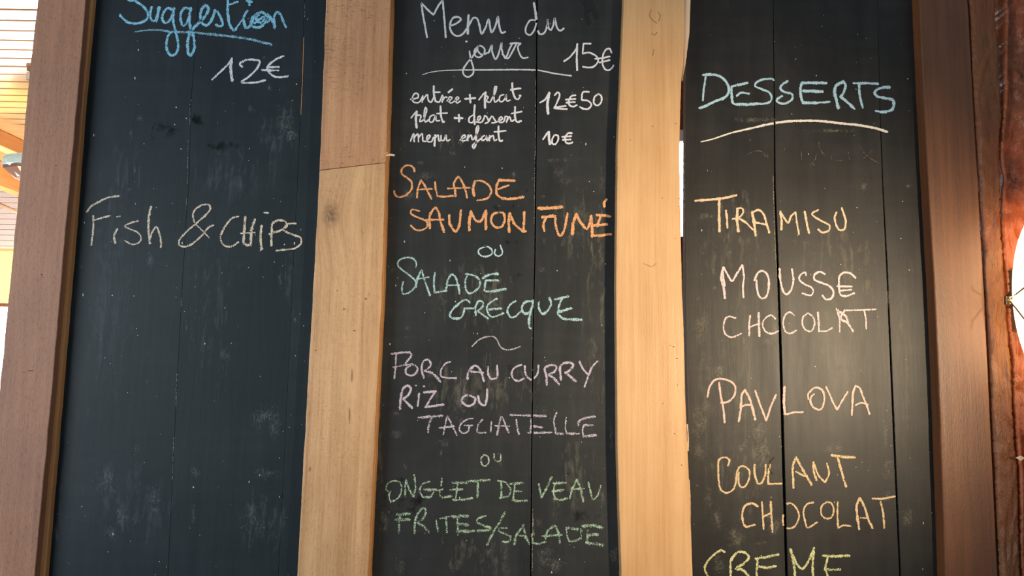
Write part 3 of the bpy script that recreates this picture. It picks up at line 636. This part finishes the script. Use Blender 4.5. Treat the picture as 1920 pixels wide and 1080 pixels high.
line(b3, 'pinkish white word MOUSSE', '''w5.6 302,300 292,220 272,130 290,50 / 290,50 325,110 360,160 400,100 445,30 / w4 445,30 458,130 450,200 453,295 / 282,80 300,200
/ 545,155 570,95 610,78 650,110 662,190 645,280 605,305 575,270 562,200 560,155 / 750,60 755,150 780,250 810,270 845,230 862,150 850,65
/ w3.8 965,115 960,90 920,110 910,150 950,185 1010,215 1025,250 1000,280 935,262 / 1120,105 1080,85 1035,110 1035,150 1090,175 1160,205 1190,250 1175,300 1130,312 1100,280
/ 1370,135 1330,100 1280,92 1240,120 1235,200 1245,270 1290,285 1360,260 / w4 1220,205 1340,207 / w4 1245,240 1335,232''', *Kk, 4.6, PW, .82, seam=(f3, 2.0))
line(b3, 'pinkish white word CHOCOLAT under MOUSSE', '''390,462 340,450 305,470 290,540 310,600 360,622 435,590 / w5 508,445 500,520 502,605 / w5.6 578,425 580,520 585,610 / w4 500,540 585,508
/ 715,470 680,440 635,465 610,510 630,570 680,592 735,570 757,520 755,470 / 868,440 830,415 795,440 778,500 795,570 835,590 885,565 / 985,425 945,450 935,510 960,560 1005,570 1035,520 1025,460 985,425
/ w5.4 1062,420 1070,500 1072,570 / 1072,572 1130,570 1180,545 / w4.4 1215,390 1240,470 1240,575 / w5 1280,400 1250,470 1300,500 1350,572 / w5 1225,400 1290,450 1310,500
/ w4 1290,402 1400,398 1535,393 / 1440,400 1455,470 1458,550''', *Kk, 4.2, PW, .7, seam=(f3, 2.0))
Ll = ((1290, 690), 4.364)
line(b3, 'pink word PAVLOVA', '''160,235 175,160 210,105 260,88 340,105 385,150 380,220 330,275 270,285 / w4.6 255,120 265,210 290,340 300,445
/ w5 415,435 430,350 440,220 465,180 / w5.2 465,180 500,240 525,320 550,420 / w4 430,320 475,302 520,305 / 550,185 590,300 640,430 / 640,430 680,310 720,220
/ w5.4 790,155 785,270 793,375 / w4.2 795,380 860,365 940,360 / 985,255 985,210 1040,160 1100,185 1115,250 1100,320 1070,342 1025,320 1000,270 1010,230 1030,215
/ 1130,155 1155,210 1190,290 1220,340 / 1220,340 1260,270 1305,195 / w5 1340,385 1345,300 1350,200 1370,145 / 1370,145 1405,165 1430,230 1460,300 1485,375 / w3.8 1370,305 1415,285 1470,300''', *Ll, 4.4, (238, 200, 184), .8, seam=(f3, 2.0))
Mm = ((1290, 830), 4.32)
TN = (224, 194, 152)
line(b3, 'tan word COULANT', '''325,185 335,140 300,118 250,140 245,220 250,320 265,380 310,405 360,385 385,330 395,250 415,200 450,190 495,225 495,290 465,350 430,360 410,320 410,240
/ w5 540,180 540,250 565,330 600,320 625,260 630,180 / w5 662,180 650,260 650,335 / 650,335 765,332 / w5.4 855,365 850,280 848,190 875,120 / w5.6 875,120 930,220 1000,340 / w4.6 875,235 940,270
/ w5.6 1040,300 1020,240 1015,160 / 1015,160 1060,270 1110,320 / 1110,320 1142,250 1125,170 / w6.4 1165,103 1260,115 1350,120 / w5.6 1215,130 1245,240 1280,355''', *Mm, 4.4, TN, .74, seam=(f3, 2.0))
line(b3, 'tan word CHOCOLAT under COULANT', '''w5 565,515 520,490 465,510 440,570 445,640 470,680 540,665 / 598,480 605,580 612,700 / w5.4 670,480 675,590 685,720 / w4 610,600 670,570
/ 790,500 830,490 870,520 900,590 870,670 820,695 775,670 770,600 790,540 / 1015,485 960,500 935,560 950,640 970,688 1045,645 / 1125,480 1085,510 1080,580 1120,615 1165,600 1180,540 1160,490 1125,480
/ 1212,480 1210,580 1215,690 / 1215,690 1260,670 1315,675 / w5.6 1385,700 1370,580 1365,510 1390,450 / w5.4 1390,450 1430,520 1460,620 1495,690 / 1400,610 1460,612 / w4.8 1495,452 1570,455 1675,435 / w4.8 1560,480 1580,570 1590,690''', *Mm, 4.2, TN, .74, seam=(f3, 2.0))
line(b3, 'pale yellow word CREME', '''w5.4 295,885 270,870 220,900 160,960 135,1020 160,1080 190,1150 250,1170 / w6 345,1140 345,1040 350,950 400,890 460,890 492,930 450,980 390,1020 440,1030 490,1080 520,1140
/ w6.5 550,942 640,925 730,905 / 565,950 555,1050 570,1140 / w6.5 570,1005 640,1012 710,1000 / w6 570,1140 770,1110 / w6 870,1120 860,1000 830,865 / w6 830,865 880,980 930,1020 980,950 1020,855 / w6.2 1020,855 1010,980 1015,1120
/ w6.5 1095,915 1200,920 1305,915 / 1132,930 1110,1020 / w6.5 1110,1030 1230,1025 / w5 1120,1040 1145,1140 / w6 1145,1140 1260,1150''', *Mm, 5.2, (218, 218, 160), .66, seam=(f3, 2.0))
o = line(b3, 'faint ghost of erased writing', '''480,745 540,715 600,715 635,755 / 790,690 785,720 / 925,700 930,780 / 1070,640 1075,690 1120,750 / 1050,740 1030,800 995,830 / 1180,740 1170,780 / 1210,790 1260,790 / 1400,670 1450,740 1520,790 1570,815 / 1510,705 1440,770 / 1310,720 1320,780 / 650,740 655,770''', *I_, 2.6, (112, 104, 92), .5)['kind'] = 'stuff'
# cracks in the paint
ribbons('paint_crack', parse('700,120 668,150 655,190 665,225 690,255 / 668,150 650,200', *Mm, 1.4), M_void, b3, YC-.0002)
ribbons('paint_crack', parse('w5 1560,0 1575,60 1565,110 1590,195 / w6 1600,0 1620,60 1655,150 / w3 1540,20 1600,90', *C, 4), plain('black_knot', (16, 15, 15), .5), b2, YC-.0002)
for pts in ([(1221, 18), (1218, 30), (1224, 38), (1232, 44)], [(1235, 40), (1238, 30), (1234, 22)], [(1222, 62), (1227, 66), (1232, 60)], [(1207, 494), (1214, 497), (1222, 500), (1230, 494)], [(1226, 92), (1224, 104)]):
    ribbons('surface_check', [(.9, pts)], M_brown, u3, DP-.0003)

# ---------------------------------------------------------------- erased chalk, wiped haze, specks
def patches(name, root, lst, mat, lab=None):
    V = []; Fc = []; U = []
    for i, (x, y, w_, h_) in enumerate(lst):
        k = len(V); Yp = D - .00025 - (i % 6)*.00003
        for sx, sy in ((-.5, -.5), (.5, -.5), (.5, .5), (-.5, .5)):
            V.append(P(x + sx*w_, y + sy*h_, Yp)); U.append((sx+.5, sy+.5))
        Fc.append((k+3, k+2, k+1, k))
    o = mesh_obj(name, V, Fc, mat, root, uvs=U); o['kind'] = 'stuff'
    if lab: o['label'] = lab
    return o
DU1 = dustm('chalk_dust_cool', (150, 162, 168), .36, 420, 200, .42)
DU2 = dustm('chalk_dust_grey', (160, 158, 148), .38, 380, 420, .38)
DU3 = dustm('chalk_dust_warm', (176, 170, 146), .36, 240, 700, .34)
HZ1 = dustm('wiped_haze', (112, 130, 140), .22, 60, 8, .35)
HZ2 = dustm('wiped_haze_warm', (150, 146, 128), .30, 60, 10, .4)
DRK = dustm('wiped_dark', (12, 14, 15), 1.0, 20, 20, .5)
patches('chalk_dust', b1, [(262, 222, 26, 30), (246, 252, 14, 40), (470, 205, 20, 40), (535, 230, 60, 110), (548, 255, 34, 60), (252, 318, 10, 30), (244, 352, 12, 40), (280, 485, 14, 40), (283, 490, 26, 60), (165, 770, 22, 40), (258, 838, 22, 44), (200, 905, 70, 120), (228, 960, 44, 120), (290, 935, 34, 110), (208, 1000, 50, 50), (365, 885, 30, 30), (512, 790, 46, 130), (490, 785, 60, 80), (525, 520, 14, 60), (553, 600, 12, 24), (180, 630, 8, 30), (190, 635, 12, 16), (276, 660, 20, 20), (276, 715, 10, 24), (104, 1000, 24, 60), (95, 930, 14, 200), (362, 970, 14, 90), (470, 970, 60, 90), (497, 108, 18, 18), (505, 165, 16, 20), (452, 348, 10, 20), (420, 665, 26, 40), (160, 760, 6, 30), (350, 610, 6, 40), (340, 570, 5, 30), (330, 740, 5, 70), (500, 890, 90, 40)], DU1, 'erased chalk marks')
patches('wiped_haze', b1, [(520, 260, 120, 200), (545, 560, 40, 420), (200, 560, 160, 700), (400, 600, 150, 500), (250, 950, 240, 260), (490, 980, 140, 200), (420, 330, 260, 180), (115, 850, 26, 460), (140, 620, 24, 500), (230, 330, 130, 200)], HZ1, 'cloudy wiped chalk film')
patches('wiped_dark', b1, [(305, 245, 110, 90), (360, 225, 60, 40), (420, 275, 160, 30)], DRK, 'darker wiped patches')
patches('chalk_dust', b2, [(1050, 300, 90, 16), (1048, 320, 50, 50), (1060, 340, 60, 30), (1018, 368, 24, 16), (850, 287, 40, 14), (790, 305, 30, 16), (795, 330, 90, 30), (765, 365, 50, 40), (1020, 450, 16, 26), (963, 325, 12, 34), (960, 520, 20, 12), (765, 615, 26, 16), (762, 632, 20, 10), (736, 505, 12, 30), (860, 750, 60, 120), (870, 720, 20, 50), (830, 830, 40, 30), (745, 815, 40, 40), (740, 775, 30, 20), (865, 790, 20, 30), (760, 875, 14, 24), (828, 850, 10, 30), (940, 870, 20, 40), (948, 1040, 24, 110), (950, 1065, 30, 60), (1020, 1045, 60, 90), (1040, 1060, 70, 60), (720, 980, 30, 80), (750, 1060, 30, 60), (1130, 930, 14, 50), (920, 1035, 40, 30), (885, 1020, 10, 60), (830, 1010, 16, 40), (1145, 820, 16, 100), (1150, 1040, 30, 60), (845, 1065, 10, 30), (1010, 980, 24, 30), (1015, 505, 30, 16), (1011, 545, 8, 60), (1012, 770, 60, 50)], DU2, 'erased chalk marks')
patches('wiped_haze', b2, [(1110, 640, 50, 700), (1128, 560, 26, 900), (900, 560, 280, 240), (900, 720, 360, 180), (1075, 900, 90, 260), (1045, 960, 30, 200), (900, 1040, 200, 120), (850, 260, 220, 60), (1080, 420, 140, 240), (712, 800, 18, 560)], HZ2, 'cloudy wiped chalk film')
patches('wiped_dark', b2, [(965, 365, 100, 60), (955, 388, 90, 40), (965, 515, 60, 24), (960, 455, 40, 14), (1090, 970, 120, 40), (960, 690, 60, 30), (760, 940, 110, 160), (1040, 265, 60, 30)], DRK, 'darker wiped patches')
patches('chalk_dust', b3, [(1318, 680, 30, 80), (1345, 700, 40, 50), (1310, 790, 60, 110), (1325, 770, 50, 60), (1425, 810, 70, 90), (1430, 850, 60, 100), (1432, 838, 50, 70), (1400, 880, 90, 60), (1310, 845, 60, 50), (1335, 875, 24, 60), (1328, 935, 24, 60), (1345, 970, 40, 70), (1380, 1010, 60, 80), (1440, 960, 50, 80), (1455, 985, 40, 60), (1665, 880, 40, 60), (1665, 930, 30, 40), (1560, 840, 70, 40), (1660, 815, 16, 70), (1655, 788, 20, 12), (1665, 560, 16, 60), (1690, 615, 20, 60), (1545, 660, 30, 30), (1700, 720, 16, 90), (1310, 560, 24, 10), (1312, 610, 50, 60), (1308, 630, 30, 20), (1318, 465, 34, 50), (1320, 405, 36, 30), (1340, 540, 16, 16), (1703, 350, 20, 16), (1620, 350, 20, 30), (1700, 970, 40, 60), (1395, 640, 16, 60), (1452, 620, 20, 60), (1550, 590, 40, 50), (1600, 630, 30, 40), (1620, 490, 12, 20), (1350, 700, 30, 60), (1560, 245, 160, 12), (1420, 225, 140, 20), (1330, 405, 30, 12), (1440, 640, 50, 30), (1400, 455, 60, 50), (1395, 840, 40, 60), (1425, 1018, 50, 14), (1350, 1060, 40, 60)], DU3, 'erased chalk marks')
patches('wiped_haze', b3, [(1560, 620, 300, 500), (1390, 700, 160, 600), (1380, 450, 160, 300), (1320, 700, 60, 600), (1560, 480, 260, 200), (1700, 700, 60, 600), (1560, 690, 260, 20), (1400, 900, 180, 260)], HZ2, 'cloudy wiped chalk film')
def speck_field(root, n, x0, x1, mat, s=1.0):
    V = []; Fc = []
    for i in range(n):
        y = random.uniform(-10, 1090); t = random.random(); x = x0(y) + (x1(y)-x0(y))*t
        w_ = random.choice((.7, .8, 1.0, 1.3, 1.8))*s; h_ = w_*random.choice((.6, 1, 1.3, 2.2))
        k = len(V); m_ = 5; a0 = random.random()*6
        for j in range(m_):
            a = a0 + j/m_*2*math.pi; V.append(P(x + w_*math.cos(a)*random.uniform(.6, 1.2), y + h_*math.sin(a)*random.uniform(.6, 1.2), YC-.0001))
        Fc.append(tuple(range(k, k+m_)))
    return tag(mesh_obj('chalk_speck', V, Fc, mat, root), kind='stuff')
speck_field(b1, 130, lerpx([(180, 0), (85, 1080)]), lerpx([(605, 0), (553, 1080)]), plain('speck_cool', (178, 186, 190), .9), .8)
speck_field(b2, 120, lerpx([(742, 0), (700, 1080)]), lerpx([(1160, 0), (1155, 1080)]), plain('speck_grey', (184, 184, 176), .9), .75)
speck_field(b3, 90, lerpx([(1296, 0), (1300, 1080)]), lerpx([(1715, 0), (1755, 1080)]), plain('speck_warm', (190, 178, 150), .9), .7)
# chalk caught along the plank joints
MJ = chalk((190, 196, 200), .42)
ribbons('joint_chalk', [(1.5, [(356, 195), (356, 235)]), (1.6, [(353, 262), (352, 275), (351, 345)]), (1.4, [(350, 372), (349, 392)]), (1.8, [(340, 560), (339, 575)]), (1.5, [(332, 700), (330, 760)]), (1.3, [(326, 820), (323, 900)])], MJ, b1, YC)['kind'] = 'stuff'
ribbons('joint_chalk', [(1.8, [(571.5, 8), (571, 34)])], MJ, b1, YC)
ribbons('bare_joint_edge', [(1.0, [(569.5, 70), (567, 150), (564, 215)])], M_edge, b1, YC)['label'] = 'thin bare wood line along the joint'
ribbons('joint_chalk', [(1.5, [(1004.2, 150), (1003.6, 290)]), (1.3, [(1003, 290), (1001.5, 420)]), (2, [(999, 955), (998, 1070)]), (2.6, [(1000, 975), (1001, 1005)])], chalk((200, 180, 160), .45), b2, YC)['kind'] = 'stuff'
ribbons('joint_chalk', [(2.4, [(1449.5, 330), (1452, 430), (1455.5, 500)]), (1.5, [(1456, 500), (1460, 620)])], chalk((150, 148, 120), .5), b3, YC)['kind'] = 'stuff'

# ---------------------------------------------------------------- rough posts and wall lamp on the right
hw = P(1855, 540, 1.402)
o = slab('hewn_post', [(1820, 0), (1828, 200), (1843, 420), (1851, 560), (1859, 700), (1877, 1080)], [(1866, -20), (1868, 30), (1871, 60), (1874, 100), (1878, 170), (1880, 222), (1876, 262), (1877, 340), (1878, 420), (1882, 480), (1887, 520), (1890, 600), (1898, 680), (1901, 780), (1909, 870), (1915, 1080)], 1.402, .045, (0, 0), (H, H), M_hewn, None, cols=14, rough=.0035, jit=.0025, wob=.002, bevel=.006, seed=9, origin=(hw.x, 1.402, 0), fine=.005)
tag(o, 'narrow rough-hewn orange-brown post right of the dark walnut upright', 'post')
lg = P(1960, 540, 1.40)
lgL = [(1891, -40), (1891, 0), (1890, 60), (1889, 160), (1888, 200), (1886, 222), (1883, 240), (1881, 270), (1883, 300), (1886, 335), (1883, 380), (1884, 430), (1886, 470), (1892, 510), (1895, 555), (1897, 610), (1900, 640), (1905, 665), (1905, 720), (1909, 790), (1914, 850), (1918, 900), (1920, 1080)]
o = slab('knotty_log', lgL, [(2060, 0), (2075, 540), (2095, 1080)], 1.398, .13, (0, 0), (H, H), M_log, None, cols=26, rough=.010, jit=.003, wob=.003, bevel=.010, round_=.02, seed=13, origin=(lg.x, 1.398, 0), fine=.004)
tag(o, 'thick red-brown knotted log post at the right edge of the picture', 'post')
# oval opal wall lamp
lc = P(1976, 556, 1.33)
lamp = empty('wall_lamp', (lc.x, lc.y, lc.z), 'glowing oval frosted-glass lamp on the knotted log, half out of frame', 'lamp')
sm = 1.33/F
def ellipsoid(name, c, rx, ry, rz, mat, parent, seg=40, rings=24):
    V = []; Fc = []
    for i in range(rings+1):
        t = math.pi*i/rings
        for k in range(seg):
            a = 2*math.pi*k/seg; V.append(Vector(c) + Vector((rx*math.sin(t)*math.cos(a), ry*math.sin(t)*math.sin(a), rz*math.cos(t))))
    for i in range(rings):
        for k in range(seg):
            a = i*seg+k; b_ = i*seg+(k+1) % seg; Fc.append((a, b_, b_+seg, a+seg))
    return mesh_obj(name, V, Fc, mat, parent, smooth=True)
ellipsoid('glass_shade', lc, 70*sm, .05, 175*sm, plain('opal_glass', (255, 218, 168), .2, emit=7), lamp)
box('back_plate', (lc.x-.03, lc.x+.045, 1.372, 1.42, lc.z-.06, lc.z+.06), M_metal, lamp, bv=.004)
cl = P(1889, 563, 1.36)
tube('clip', [P(1883, 563, 1.366), P(1888, 563, 1.364)], .0085, M_steel, lamp, seg=14)
tube('clip', [P(1887, 563, 1.364), P(1898, 563, 1.358)], .0075, M_metal, lamp, seg=14)
tube('wire_prong', [P(1897, 560, 1.355), P(1906, 551, 1.33), P(1920, 540, 1.298), P(1930, 532, 1.286)], .0016, M_steel, lamp, seg=6)
tube('wire_prong', [P(1895, 566, 1.355), P(1905, 578, 1.33), P(1920, 597, 1.298), P(1930, 610, 1.286)], .0016, M_steel, lamp, seg=6)
# broken splinter low on the log
sp = P(1910, 859, 1.39)
V = [P(1904, 858, 1.385), P(1914, 854, 1.388), P(1922, 859, 1.392), P(1914, 864, 1.388), P(1914, 859, 1.402)]
o = mesh_obj('wood_splinter', V, [(0, 1, 4), (1, 2, 4), (2, 3, 4), (3, 0, 4), (3, 2, 1, 0)], M_pale, None, origin=V[4]); tag(o, 'small pale splinter sticking out low on the knotted log', 'splinter')

# ---------------------------------------------------------------- glass pendant lamp beyond the left upright
pc = P(66, 312, 4.6)
pl = empty('pendant_lamp', (pc.x, pc.y, pc.z), 'pale ribbed glass pendant lamp hanging beyond the left upright', 'lamp')
def lathe(name, c, prof, mat, parent, seg=48, flute=0, nfl=16):
    V = []; Fc = []
    for (r, z_) in prof:
        for k in range(seg):
            a = 2*math.pi*k/seg; rr = r*(1 + flute*math.cos(nfl*a)); V.append(Vector(c) + Vector((rr*math.cos(a), rr*math.sin(a), z_)))
    for i in range(len(prof)-1):
        for k in range(seg):
            a = i*seg+k; b_ = i*seg+(k+1) % seg; Fc.append((a, b_, b_+seg, a+seg))
    return mesh_obj(name, V, Fc, mat, parent, smooth=False)
px = 4.6/F
lathe('glass_shade', pc, [(20*px, 17*px), (44*px, 14*px), (52*px, 9*px), (48*px, 5*px), (53*px, 0), (52*px, -6*px), (45*px, -12*px), (30*px, -27*px), (28*px, -26*px), (42*px, -11*px), (49*px, -5*px), (46*px, 5*px), (49*px, 9*px), (42*px, 12*px), (20*px, 15*px)], plain('ribbed_glass', (196, 226, 224), .15, emit=.25), pl, flute=.03)
lathe('metal_cone', pc, [(53*px, -8*px), (51*px, -13*px), (30*px, -28*px), (6*px, -36*px), (6*px, -33*px), (29*px, -25*px)], plain('bronze_plate', (150, 110, 90), .4, .3), pl, seg=8)
tube('stem', [pc + Vector((0, 0, 15*px)), Vector((pc.x, pc.y, H))], .008, M_steel, pl)
# small wooden clip peeping out behind the left upright
hk = empty('wooden_clip', P(56, 135, D+.01), 'small pale wooden clip peeping out from behind the left upright', 'clip')
for (x0, y0, x1, y1, mt) in ((50, 119, 66, 125, M_edge), (51, 125, 66, 133, M_brown), (49.5, 136, 66, 150, M_pale)):
    a = P(x0, y1, D+.004); b_ = P(x1, y0, D+.004)
    box('clip_jaw', (a.x, b_.x, D+.001, D+.012, a.z, b_.z), mt, hk, bv=.001)
